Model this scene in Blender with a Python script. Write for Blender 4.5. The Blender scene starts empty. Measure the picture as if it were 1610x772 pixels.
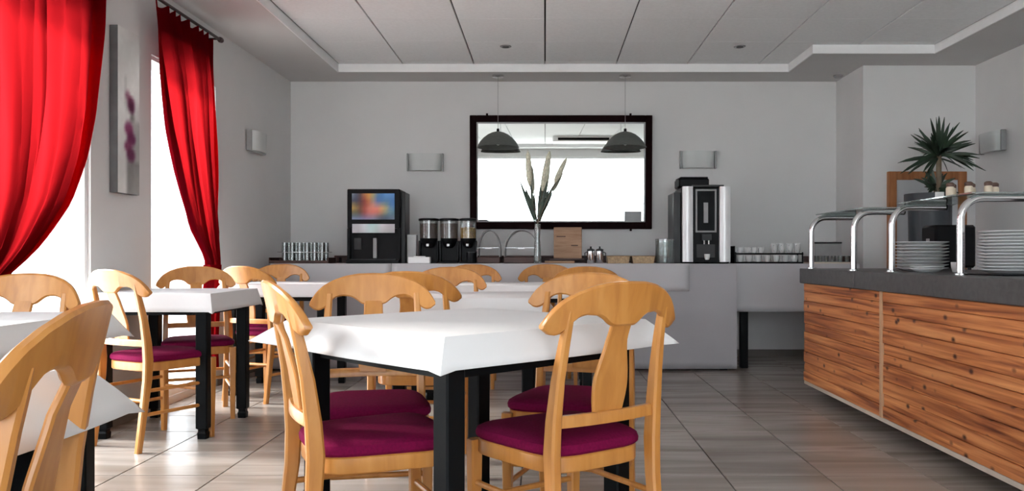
import bpy, bmesh, math, random
from mathutils import Vector, Matrix
random.seed(7)
R = math.radians
sc = bpy.context.scene
C = sc.collection
F, CX, HY, EYE = 1280.0, 857.0, 402.0, 0.99      # focal length in pixels, vanishing point, eye height

# ---------------------------------------------------------------- camera
cam = bpy.data.cameras.new('camera')
cam.sensor_fit = 'HORIZONTAL'; cam.sensor_width = 36.0
cam.lens = 36.0 * F / 1610.0
cam.shift_x = (805.0 - CX) / 1610.0
cam.shift_y = (HY - 386.0) / 1610.0
cam.clip_start = 0.05; cam.clip_end = 200
camo = bpy.data.objects.new('camera', cam); C.objects.link(camo)
camo.location = (0, 0, EYE); camo.rotation_euler = (R(90), 0, 0)
sc.camera = camo
# ---------------------------------------------------------------- sky, sun, exposure
w = bpy.data.worlds.new('sky'); sc.world = w; w.use_nodes = True
bg = w.node_tree.nodes['Background']
bg.inputs[0].default_value = (0.88, 0.95, 1.0, 1); bg.inputs[1].default_value = 8.4
sun = bpy.data.lights.new('sun', 'SUN'); sun.energy = 8.0; sun.angle = R(13); sun.color = (1.0, 0.96, 0.91)
so = bpy.data.objects.new('sun', sun); C.objects.link(so)
so.rotation_euler = Vector((1.0, -0.17, -0.56)).to_track_quat('-Z', 'Y').to_euler()
sc.view_settings.view_transform = 'Standard'; sc.view_settings.look = 'None'
sc.view_settings.gamma = 1; sc.view_settings.use_curve_mapping = False
sc.view_settings.exposure = 0.27
sc.cycles.max_bounces = 10; sc.cycles.diffuse_bounces = 6; sc.cycles.transparent_max_bounces = 16
sc.cycles.sample_clamp_indirect = 8.0

def px(x, s): return (x - CX) / s                # pixel column -> X at scale s (pixels per metre)
def pz(y, s): return EYE + (HY - y) / s          # pixel row -> height

# ---------------------------------------------------------------- materials
def mat(name, col, rough=0.5, metal=0.0, var=0.06, scale=12.0, stretch=(1, 1, 1), bump=0.0, spec=0.5, rnd=0.0,
        transmission=0.0, coat=0.0, sheen=0.0):
    m = bpy.data.materials.new(name); m.use_nodes = True
    nt = m.node_tree; N = nt.nodes; L = nt.links; p = N['Principled BSDF']
    p.inputs['Roughness'].default_value = rough; p.inputs['Metallic'].default_value = metal
    p.inputs['Specular IOR Level'].default_value = spec
    p.inputs['Transmission Weight'].default_value = transmission
    p.inputs['Coat Weight'].default_value = coat
    p.inputs['Sheen Weight'].default_value = sheen
    tc = N.new('ShaderNodeTexCoord'); mp = N.new('ShaderNodeMapping'); mp.inputs['Scale'].default_value = stretch
    nz = N.new('ShaderNodeTexNoise'); nz.inputs['Scale'].default_value = scale; nz.inputs['Detail'].default_value = 4
    L.new(tc.outputs['Object'], mp.inputs[0]); L.new(mp.outputs[0], nz.inputs[0])
    hsv = N.new('ShaderNodeHueSaturation'); hsv.inputs['Color'].default_value = (*col, 1)
    mr = N.new('ShaderNodeMapRange'); mr.inputs[1].default_value = .3; mr.inputs[2].default_value = .7
    mr.inputs[3].default_value = 1 - var; mr.inputs[4].default_value = 1 + var
    L.new(nz.outputs[0], mr.inputs[0])
    if rnd:
        oi = N.new('ShaderNodeObjectInfo'); m2 = N.new('ShaderNodeMapRange')
        m2.inputs[3].default_value = 1 - rnd; m2.inputs[4].default_value = 1 + rnd
        L.new(oi.outputs['Random'], m2.inputs[0])
        mu = N.new('ShaderNodeMath'); mu.operation = 'MULTIPLY'
        L.new(mr.outputs[0], mu.inputs[0]); L.new(m2.outputs[0], mu.inputs[1]); L.new(mu.outputs[0], hsv.inputs['Value'])
        ad = N.new('ShaderNodeVectorMath'); ad.operation = 'ADD'; cm = N.new('ShaderNodeMath'); cm.operation = 'MULTIPLY'; cm.inputs[1].default_value = 37
        L.new(oi.outputs['Random'], cm.inputs[0]); L.new(mp.outputs[0], ad.inputs[0]); L.new(cm.outputs[0], ad.inputs[1]); L.new(ad.outputs[0], nz.inputs[0])
    else:
        L.new(mr.outputs[0], hsv.inputs['Value'])
    L.new(hsv.outputs[0], p.inputs['Base Color'])
    if bump:
        b = N.new('ShaderNodeBump'); b.inputs['Strength'].default_value = bump; b.inputs['Distance'].default_value = 0.01
        L.new(nz.outputs[0], b.inputs['Height']); L.new(b.outputs[0], p.inputs['Normal'])
    return m

def ramp_mat(name, stops, rough, scale, stretch, rnd_shift=True, bump=0.0, detail=6, coord='Object', knots=None, spec=0.5, coat=0.0):
    """streaky material: stretched noise through a colour ramp, shifted per object"""
    m = bpy.data.materials.new(name); m.use_nodes = True
    nt = m.node_tree; N = nt.nodes; L = nt.links; p = N['Principled BSDF']
    p.inputs['Roughness'].default_value = rough; p.inputs['Specular IOR Level'].default_value = spec
    p.inputs['Coat Weight'].default_value = coat; p.inputs['Coat Roughness'].default_value = 0.25
    tc = N.new('ShaderNodeTexCoord'); mp = N.new('ShaderNodeMapping'); mp.inputs['Scale'].default_value = stretch
    oi = N.new('ShaderNodeObjectInfo'); cm = N.new('ShaderNodeMath'); cm.operation = 'MULTIPLY'; cm.inputs[1].default_value = 53 if rnd_shift else 0
    ad = N.new('ShaderNodeVectorMath'); ad.operation = 'ADD'
    nz = N.new('ShaderNodeTexNoise'); nz.inputs['Scale'].default_value = scale; nz.inputs['Detail'].default_value = detail
    nz.inputs['Distortion'].default_value = 0.6
    L.new(tc.outputs[coord], mp.inputs[0]); L.new(oi.outputs['Random'], cm.inputs[0])
    L.new(mp.outputs[0], ad.inputs[0]); L.new(cm.outputs[0], ad.inputs[1]); L.new(ad.outputs[0], nz.inputs[0])
    cr = N.new('ShaderNodeValToRGB'); e = cr.color_ramp.elements
    while len(e) < len(stops): e.new(0.5)
    for k, (pos, c) in enumerate(stops): e[k].position = pos; e[k].color = (*c, 1)
    L.new(nz.outputs[0], cr.inputs[0])
    out = cr.outputs[0]
    if knots:
        ks, kc, st = knots
        mp2 = N.new('ShaderNodeMapping'); mp2.inputs['Scale'].default_value = st
        L.new(tc.outputs[coord], mp2.inputs[0]); ad2 = N.new('ShaderNodeVectorMath'); ad2.operation = 'ADD'
        L.new(mp2.outputs[0], ad2.inputs[0]); L.new(cm.outputs[0], ad2.inputs[1])
        vo = N.new('ShaderNodeTexVoronoi'); vo.inputs['Scale'].default_value = ks; L.new(ad2.outputs[0], vo.inputs['Vector'])
        kr = N.new('ShaderNodeValToRGB'); kr.color_ramp.elements[0].position = 0.07; kr.color_ramp.elements[0].color = (1, 1, 1, 1)
        kr.color_ramp.elements[1].position = 0.2; kr.color_ramp.elements[1].color = (0, 0, 0, 1)
        L.new(vo.outputs['Distance'], kr.inputs[0])
        mx = N.new('ShaderNodeMix'); mx.data_type = 'RGBA'; mx.inputs['B'].default_value = (*kc, 1)
        L.new(kr.outputs[0], mx.inputs['Factor']); L.new(out, mx.inputs['A']); out = mx.outputs['Result']
    L.new(out, p.inputs['Base Color'])
    if bump:
        b = N.new('ShaderNodeBump'); b.inputs['Strength'].default_value = bump; b.inputs['Distance'].default_value = 0.006
        L.new(nz.outputs[0], b.inputs['Height']); L.new(b.outputs[0], p.inputs['Normal'])
    return m

def glass_mat(name, tint, gloss=0.12, haze=0.0, hazecol=(.8, .8, .8)):
    m = bpy.data.materials.new(name); m.use_nodes = True
    nt = m.node_tree; N = nt.nodes; L = nt.links; N.remove(N['Principled BSDF'])
    o = N['Material Output']
    t = N.new('ShaderNodeBsdfTransparent'); t.inputs[0].default_value = (*tint, 1)
    g = N.new('ShaderNodeBsdfGlossy'); g.inputs['Roughness'].default_value = 0.03
    d = N.new('ShaderNodeBsdfDiffuse'); d.inputs[0].default_value = (*hazecol, 1)
    lw = N.new('ShaderNodeLayerWeight'); lw.inputs[0].default_value = 0.3
    ml = N.new('ShaderNodeMath'); ml.operation = 'MULTIPLY_ADD'; ml.inputs[1].default_value = 0.5; ml.inputs[2].default_value = gloss * .4
    L.new(lw.outputs['Fresnel'], ml.inputs[0])
    m1 = N.new('ShaderNodeMixShader'); m1.inputs[0].default_value = haze; L.new(t.outputs[0], m1.inputs[1]); L.new(d.outputs[0], m1.inputs[2])
    m2 = N.new('ShaderNodeMixShader'); L.new(ml.outputs[0], m2.inputs[0]); L.new(m1.outputs[0], m2.inputs[1]); L.new(g.outputs[0], m2.inputs[2])
    L.new(m2.outputs[0], o.inputs['Surface'])
    return m

def cloth_mat(name, col, trans):
    m = bpy.data.materials.new(name); m.use_nodes = True
    nt = m.node_tree; N = nt.nodes; L = nt.links; N.remove(N['Principled BSDF'])
    o = N['Material Output']; tc = N.new('ShaderNodeTexCoord')
    nz = N.new('ShaderNodeTexNoise'); nz.inputs['Scale'].default_value = 5; L.new(tc.outputs['Object'], nz.inputs[0])
    hs = N.new('ShaderNodeHueSaturation'); hs.inputs['Color'].default_value = (*col, 1)
    mr = N.new('ShaderNodeMapRange'); mr.inputs[3].default_value = .85; mr.inputs[4].default_value = 1.15
    L.new(nz.outputs[0], mr.inputs[0]); L.new(mr.outputs[0], hs.inputs['Value'])
    d = N.new('ShaderNodeBsdfDiffuse'); t = N.new('ShaderNodeBsdfTranslucent')
    L.new(hs.outputs[0], d.inputs[0]); t.inputs[0].default_value = (*trans, 1)
    mx = N.new('ShaderNodeMixShader'); mx.inputs[0].default_value = .55
    L.new(d.outputs[0], mx.inputs[1]); L.new(t.outputs[0], mx.inputs[2]); L.new(mx.outputs[0], o.inputs['Surface'])
    return m

def print_mat(name, emit=0.0, rough=0.5):
    m = bpy.data.materials.new(name); m.use_nodes = True
    nt = m.node_tree; N = nt.nodes; L = nt.links; p = N['Principled BSDF']; p.inputs['Roughness'].default_value = rough
    a = N.new('ShaderNodeVertexColor'); a.layer_name = 'print'; L.new(a.outputs[0], p.inputs['Base Color'])
    if emit: L.new(a.outputs[0], p.inputs['Emission Color']); p.inputs['Emission Strength'].default_value = emit
    return m

M = {}
M['wall'] = mat('white_paint', (.70, .695, .69), .9, var=.02, scale=3, bump=.05, spec=.2)
M['pillar'] = mat('white_paint_pillar', (.70, .70, .70), .9, var=.02, scale=3, bump=.05, spec=.2)
M['soffit'] = mat('soffit_paint', (.62, .61, .60), .9, var=.02, scale=2, spec=.2)
M['trim'] = mat('trim_paint', (.84, .84, .84), .6, var=.02)
M['tileceil'] = mat('ceiling_panel', (.87, .88, .88), .85, var=.03, scale=40, bump=.08, rnd=.015, spec=.2)
M['darkgap'] = mat('dark_gap', (.06, .06, .06), .9)
M['grout'] = mat('grout', (.055, .05, .047), .9)
M['floor'] = ramp_mat('stone_tile', [(.28, (.225, .188, .160)), (.42, (.280, .245, .215)), (.58, (.375, .340, .310)), (.74, (.26, .222, .195))], .26, 1.5, (.40, 3.6, 1), bump=.02, detail=3)
M['skirt'] = mat('skirting_tile', (.16, .14, .125), .4)
M['beech'] = ramp_mat('beech', [(.3, (.44, .172, .036)), (.5, (.52, .218, .048)), (.7, (.58, .262, .064))], .36, 3.0, (9, 9, 1.2), bump=.01, detail=4, coat=.25)
M['maroon'] = mat('maroon_fabric', (.15, .004, .040), .9, var=.15, scale=120, bump=.15, spec=.08)
M['black'] = mat('black_lacquer', (.004, .005, .006), .4, var=.1, spec=.10)
M['black2'] = mat('black_plastic', (.006, .006, .007), .35, var=.1, spec=.10)
M['dgrey'] = mat('dark_grey_plastic', (.035, .036, .038), .4, var=.1, spec=.25)
M['grey'] = mat('grey_plastic', (.30, .30, .30), .4, var=.05)
M['paper'] = mat('paper_cloth', (.74, .735, .74), .75, var=.02, scale=4, bump=.12, spec=.25)
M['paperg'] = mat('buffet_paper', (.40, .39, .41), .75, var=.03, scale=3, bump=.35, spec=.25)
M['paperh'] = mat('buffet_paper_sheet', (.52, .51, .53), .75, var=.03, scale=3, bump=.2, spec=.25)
M['curtain'] = cloth_mat('red_curtain', (.07, .0015, .005), (.45, .010, .014))
M['glass'] = glass_mat('window_glass', (1, 1, 1), .05)
M['clear'] = glass_mat('clear_glass', (.80, .82, .81), .14, .04)
M['smoke'] = glass_mat('drinking_glass', (.80, .84, .83), .18, .16, (.45, .47, .46))
M['acryl'] = glass_mat('acrylic', (.84, .83, .83), .2, .28, (.33, .31, .31))
M['shelfglass'] = glass_mat('shelf_glass', (.80, .88, .86), .5, .15, (.75, .8, .8))
M['chrome'] = mat('chrome', (.72, .72, .73), .16, 1.0, var=.02)
M['silver'] = mat('silver_panel', (.86, .86, .87), .3, .1, var=.02)
M['rod'] = mat('dark_rod', (.05, .03, .03), .4, .5)
M['mirror'] = mat('mirror_glass', (.90, .93, .92), .01, 1.0, var=0)
M['mframe'] = mat('dark_red_frame', (.010, .0025, .003), .6, var=.2, spec=.04)
M['slab'] = ramp_mat('grey_worktop', [(.3, (.062, .060, .060)), (.7, (.092, .088, .088))], .45, 30, (1, 1, 1), bump=.02)
M['plank'] = ramp_mat('larch_plank', [(.27, (.12, .026, .010)), (.39, (.33, .092, .028)), (.52, (.58, .205, .066)), (.72, (.80, .35, .13))], .5, 2.4, (6, .5, 15), bump=.35, detail=8, knots=(6.0, (.06, .014, .007), (1, 1.3, 2.0)))
M['palewood'] = mat('pale_wood', (.55, .33, .19), .5, var=.1, scale=6, stretch=(1, 1, .2))
M['beige'] = mat('beige_edge', (.62, .54, .45), .5, var=.05)
M['orangewood'] = ramp_mat('orange_wood', [(.3, (.28, .10, .03)), (.7, (.42, .17, .06))], .5, 4, (8, 8, 1), bump=.02)
M['darkwood'] = mat('dark_wood', (.055, .018, .012), .5, var=.3, scale=8, stretch=(1, 8, 8))
M['cardboard'] = ramp_mat('box_wood', [(.3, (.30, .17, .10)), (.7, (.45, .28, .18))], .7, 5, (1, 1, 8))
M['basket'] = mat('wicker', (.42, .30, .18), .8, var=.3, scale=60, bump=.4)
M['china'] = mat('white_china', (.72, .73, .73), .2, var=.02, coat=.3)
M['white'] = mat('white_plastic', (.85, .85, .85), .4, var=.02)
M['sconce'] = mat('frosted_sconce', (.60, .62, .61), .5, var=.02)
M['lampshade'] = mat('pendant_shade', (.11, .12, .108), .6, var=.1, scale=30, stretch=(1, 1, 4))
M['leaf'] = mat('dark_leaf', (.018, .04, .02), .45, var=.4, scale=9)
M['stem'] = mat('trunk', (.16, .12, .08), .8, var=.2)
M['plume'] = mat('dry_plume', (.62, .61, .48), .95, var=.25, scale=60, bump=.5)
M['planter'] = mat('planter', (.030, .037, .044), .5, var=.08)
M['cream'] = mat('cream_pot', (.62, .52, .40), .5, var=.1, scale=30)
M['brown'] = mat('brown_lid', (.10, .05, .035), .6, var=.2)
M['cereal'] = mat('cereal', (.45, .30, .10), .9, var=.5, scale=90, bump=.8)
M['cerealdark'] = mat('dark_cereal', (.10, .065, .05), .9, var=.5, scale=90, bump=.8)
M['juice'] = mat('grey_carton', (.42, .43, .43), .5)
M['terrace'] = mat('terrace_stone', (.82, .80, .76), .9, var=.05)
M['print'] = print_mat('printed_picture', .25)
M['canvas'] = print_mat('painted_canvas', 0, .8)
M['canvas_side'] = mat('canvas_side', (.12, .12, .12), .8, var=.15)
M['board'] = mat('pale_board', (.50, .52, .54), .5, var=.04, scale=2)

# ---------------------------------------------------------------- mesh helpers
class MB:
    def __init__(s): s.bm = bmesh.new()
    def box(s, x0, x1, y0, y1, z0, z1, bev=0.0, mtx=None):
        b = bmesh.new(); vs = [b.verts.new(p) for p in [(x0,y0,z0),(x1,y0,z0),(x1,y1,z0),(x0,y1,z0),(x0,y0,z1),(x1,y0,z1),(x1,y1,z1),(x0,y1,z1)]]
        for f in [(0,3,2,1),(4,5,6,7),(0,1,5,4),(1,2,6,5),(2,3,7,6),(3,0,4,7)]: b.faces.new([vs[i] for i in f])
        if bev: bmesh.ops.bevel(b, geom=list(b.edges), offset=bev, segments=1, affect='EDGES')
        s._add(b, mtx); return s
    def _add(s, b, mtx=None):
        if mtx is not None: bmesh.ops.transform(b, matrix=mtx, verts=b.verts)
        me = bpy.data.meshes.new('t'); b.to_mesh(me); b.free(); s.bm.from_mesh(me); bpy.data.meshes.remove(me)
    def rings(s, rings, close=True, cap=True, mtx=None):
        """list of equally long point loops -> skin"""
        b = bmesh.new(); V = [[b.verts.new(p) for p in r] for r in rings]; n = len(rings[0])
        for i in range(len(V) - 1):
            for k in range(n if close else n - 1):
                try: b.faces.new((V[i][k], V[i][(k+1) % n], V[i+1][(k+1) % n], V[i+1][k]))
                except ValueError: pass
        if cap:
            b.faces.new(list(reversed(V[0]))); b.faces.new(V[-1])
        bmesh.ops.recalc_face_normals(b, faces=b.faces)
        s._add(b, mtx); return s
    def lathe(s, prof, x=0, y=0, n=20, mtx=None, sx=1, sy=1):
        rs = []
        for r, z in prof:
            r = max(r, 1e-4)
            rs.append([(x + r*sx*math.cos(2*math.pi*k/n), y + r*sy*math.sin(2*math.pi*k/n), z) for k in range(n)])
        return s.rings(rs, mtx=mtx)
    def tube(s, pts, rad, n=8, closed=False):
        pts = [Vector(p) for p in pts]; rs = []
        up = Vector((0, 0, 1)); prev = None
        for i, p in enumerate(pts):
            t = (pts[min(i+1, len(pts)-1)] - pts[max(i-1, 0)]).normalized()
            a = prev if prev is not None else (up.cross(t) if abs(t.z) < .95 else Vector((1, 0, 0)).cross(t))
            a = (a - t * a.dot(t)).normalized(); bb = t.cross(a); prev = a
            r = rad[i] if isinstance(rad, (list, tuple)) else rad
            rs.append([tuple(p + a*r*math.cos(2*math.pi*k/n) + bb*r*math.sin(2*math.pi*k/n)) for k in range(n)])
        return s.rings(rs)
    def build(s, name, m, parent=None, smooth=False, loc=None):
        me = bpy.data.meshes.new(name); s.bm.to_mesh(me); s.bm.free()
        me.materials.append(M[m] if isinstance(m, str) else m)
        if smooth:
            me.shade_smooth()
            try: me.set_sharp_from_angle(angle=R(38))
            except Exception: pass
        o = bpy.data.objects.new(name, me); C.objects.link(o)
        if parent is not None: o.parent = parent
        if loc: o.location = loc
        return o

def tag(o, label, cat, group=None):
    o['label'] = label; o['category'] = cat
    if group: o['group'] = group
    return o
def thing(name, label, cat, loc=(0, 0, 0), rz=0.0, group=None):
    o = bpy.data.objects.new(name, None); C.objects.link(o); o.empty_display_size = .1
    o.location = loc; o.rotation_euler = (0, 0, rz)
    return tag(o, label, cat, group)
def struct(name, mb, m, parent=None, smooth=False):
    o = mb.build(name, m, parent, smooth)
    if parent is None: o['kind'] = 'structure'
    return o
def kids(o): return [c for c in list(C.objects) if c.parent == o]
def dup(root, loc, rz, label, group=None, children=None):
    r = root.copy(); C.objects.link(r); r.location = loc; r.rotation_euler = (0, 0, rz); r['label'] = label
    if group: r['group'] = group
    for ch in (children if children is not None else kids(root)):
        c = ch.copy(); C.objects.link(c); c.parent = r
        for g in [x for x in ch.children]:
            d = g.copy(); C.objects.link(d); d.parent = c
    return r
def interp(tab, u):
    if u <= tab[0][0]: return tab[0][1]
    for (a, va), (b, vb) in zip(tab, tab[1:]):
        if u <= b: 
            t = (u - a) / (b - a); return va + (vb - va) * t
    return tab[-1][1]
def smoothtab(tab, u, h=.008):
    return sum(interp(tab, u + h*k) for k in (-1, -.5, 0, .5, 1)) / 5

# ================================================================ SETTING
XL, YB, XR1, YS, XR2, YR = -2.5, 8.0, 2.86, 7.32, 3.87, -3.0
ZS, ZC = 2.70, 2.77
# ---- floor
fl = struct('floor', MB().box(XL-.2, XR2+.2, YR-.2, YB+.2, -.12, -.006), 'grout')
PITCH, G = .455, .006
xs = [.804 + PITCH*k for k in range(-9, 9)]
ys = [5.49 + PITCH*k for k in range(-20, 7)]
tile_mesh = None; far = MB()
for i in range(len(xs)-1):
    for j in range(len(ys)-1):
        x0, x1, y0, y1 = max(xs[i]+G/2, XL), min(xs[i+1]-G/2, XR2), max(ys[j]+G/2, YR), min(ys[j+1]-G/2, YB)
        if y0 > YS: x1 = min(x1, XR1)
        if x1 - x0 < .02 or y1 - y0 < .02: continue
        full = abs(x1-x0-PITCH+G) < 1e-4 and abs(y1-y0-PITCH+G) < 1e-4
        cx, cy = (x0+x1)/2, (y0+y1)/2
        if cy < 3.0:
            far.box(x0, x1, y0, y1, -.006, 0); continue
        if full and tile_mesh is not None:
            o = bpy.data.objects.new('floor_tile', tile_mesh); C.objects.link(o)
        else:
            hx, hy = (x1-x0)/2, (y1-y0)/2
            o = MB().box(-hx, hx, -hy, hy, -.006, 0, .0012).build('floor_tile', 'floor')
            if full: tile_mesh = o.data
        o.location = (cx, cy, 0); o.parent = fl
fo = far.build('floor_tiles_near', 'floor', fl); fo['kind'] = 'stuff'; fo.name = 'tile_field'
# ---- left wall with floor-length windows
WINS = [(5.17, 6.18), (3.38, 4.48), (1.55, 2.65)]
WT, WZ0, WZ1 = .22, .05, 2.27
def wall_with_openings(name, ops, a0, a1, build):
    mb = MB(); cur = a0
    for (p, q, z0, z1) in sorted(ops):
        build(mb, cur, p, 0, 2.95)
        build(mb, p, q, 0, z0); build(mb, p, q, z1, 2.95); cur = q
    build(mb, cur, a1, 0, 2.95)
    return struct(name, mb, 'wall')
wall_with_openings('wall_left', [(a, b, WZ0, WZ1) for a, b in WINS], YR-.2, YB+.2,
                   lambda mb, p, q, z0, z1: mb.box(XL-WT, XL, p, q, z0, z1))
RW = (-1.85, 2.75, .55, 2.52)
wall_with_openings('wall_rear', [(RW[0], RW[1], RW[2], RW[3])], XL, XR2,
                   lambda mb, p, q, z0, z1: mb.box(p, q, YR-WT, YR, z0, z1))
struct('wall_back', MB().box(XL, XR1, YB, YB+.2, 0, 2.95), 'wall')
struct('wall_alcove', MB().box(XR1, XR2, YS, YB+.2, 0, 2.95), 'wall')
struct('wall_right', MB().box(XR2, XR2+.2, YR-.2, YS+.88, 0, 2.95), 'wall')
for i, (a, b) in enumerate(WINS):
    wn = bpy.data.objects.new(f'window_{i+1}', None); C.objects.link(wn); wn['kind'] = 'structure'
    wn.location = (XL-.05, (a+b)/2, 0)
    h = (b-a)/2; t = .025
    mb = MB()
    mb.box(-.03, .03, -h, -h+t, WZ0, WZ1).box(-.03, .03, h-t, h, WZ0, WZ1).box(-.03, .03, -h+t, h-t, WZ0, WZ0+t+.02).box(-.03, .03, -h+t, h-t, WZ1-t, WZ1)
    mb.build('window_frame', 'white', wn)
    MB().box(-.003, .003, -h+t, h-t, WZ0+t+.02, WZ1-t).build('pane', 'glass', wn)
wn = bpy.data.objects.new('window_4', None); C.objects.link(wn); wn['kind'] = 'structure'
x0, x1, z0, z1 = RW; t = .05
mb = MB(); y = YR-.08
mb.box(x0, x0+t, y-.03, y+.03, z0, z1).box(x1-t, x1, y-.03, y+.03, z0, z1).box(x0, x1, y-.03, y+.03, z0, z0+t).box(x0, x1, y-.03, y+.03, z1-t, z1)
mb.build('window_frame', 'white', wn)
MB().box(x0+t, x1-t, y-.003, y+.003, z0+t, z1-t).build('pane', 'glass', wn)
# ---- skirting
struct('baseboard_back', MB().box(XL, XR1, YB-.012, YB, 0, .07), 'skirt')
struct('baseboard_right', MB().box(XR2-.012, XR2, YR, YS, 0, .07), 'skirt')
struct('baseboard_alcove', MB().box(XR1, XR2, YS-.012, YS, 0, .07).box(XR1-.012, XR1, YS, YB-.012, 0, .07), 'skirt')
mb = MB(); cur = YR
for a, b in sorted(WINS): mb.box(XL, XL+.012, cur, a, 0, .07); cur = b
mb.box(XL, XL+.012, cur, YB-.012, 0, .07)
struct('baseboard_left', mb, 'skirt')
# ---- ceiling: slab, lowered border, panels
ce = struct('ceiling', MB().box(XL-.2, XR2+.2, YR-.2, YB+.2, ZC+.03, ZC+.2), 'darkgap')
TX0, TX1, TX2, TY1, TY2, TYR = -1.93, 2.27, 3.30, 7.57, 6.88, -2.45
mb = MB()
mb.box(XL, TX0, YR, YB, ZS, ZC+.03)
mb.box(TX0, TX1, TY1, YB, ZS, ZC+.03)
mb.box(TX1, XR2, TY2, YB, ZS, ZC+.03)
mb.box(TX2, XR2, YR, TY2, ZS, ZC+.03)
mb.box(TX0, TX2, YR, TYR, ZS, ZC+.03)
mb.build('lowered_border', 'soffit', ce)
e = .012
mb = MB()
mb.box(TX0, TX0+e, TYR, TY1, ZS-.004, ZC).box(TX0, TX1, TY1-e, TY1, ZS-.004, ZC).box(TX1-e, TX1, TY2-e, TY1, ZS-.004, ZC)
mb.box(TX1, TX2, TY2-e, TY2, ZS-.004, ZC).box(TX2-e, TX2, TYR, TY2, ZS-.004, ZC).box(TX0, TX2, TYR, TYR+e, ZS-.004, ZC)
struct('trim_1', mb, 'trim')
cxs = [TX0+e] + [.66*k for k in range(-2, 5)] + [TX2-e]
cys = [TYR+e] + [6.12 + .66*k for k in range(-12, 3)] + [TY1-e]
cmesh = {}
for i in range(len(cxs)-1):
    for j in range(len(cys)-1):
        x0, x1, y0, y1 = cxs[i]+.006, cxs[i+1]-.006, cys[j]+.0012, cys[j+1]-.0012
        if y0 < TYR+e: y0 = TYR+e
        pieces = [(x0, x1, y0, y1)]
        if x1 > TX1 and y1 > TY2-e:
            pieces = []
            if y0 < TY2-e: pieces.append((x0, x1, y0, TY2-e))
            if x0 < TX1-e and i < 7: pieces.append((x0, TX1-e, max(y0, TY2-e), y1))
        for (a, b, c, d) in pieces:
            if b-a < .02 or d-c < .02: continue
            key = (round(b-a, 4), round(d-c, 4))
            if key not in cmesh:
                hx, hy = (b-a)/2, (d-c)/2
                o = MB().box(-hx, hx, -hy, hy, 0, .018, .002).build('ceiling_panel', 'tileceil'); cmesh[key] = o.data
            else:
                o = bpy.data.objects.new('ceiling_panel', cmesh[key]); C.objects.link(o)
            o.location = ((a+b)/2, (c+d)/2, ZC); o.parent = ce
# outside ground
struct('terrace', MB().box(-30, 30, -30, 30, -.5, -.13), 'terrace')

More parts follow.
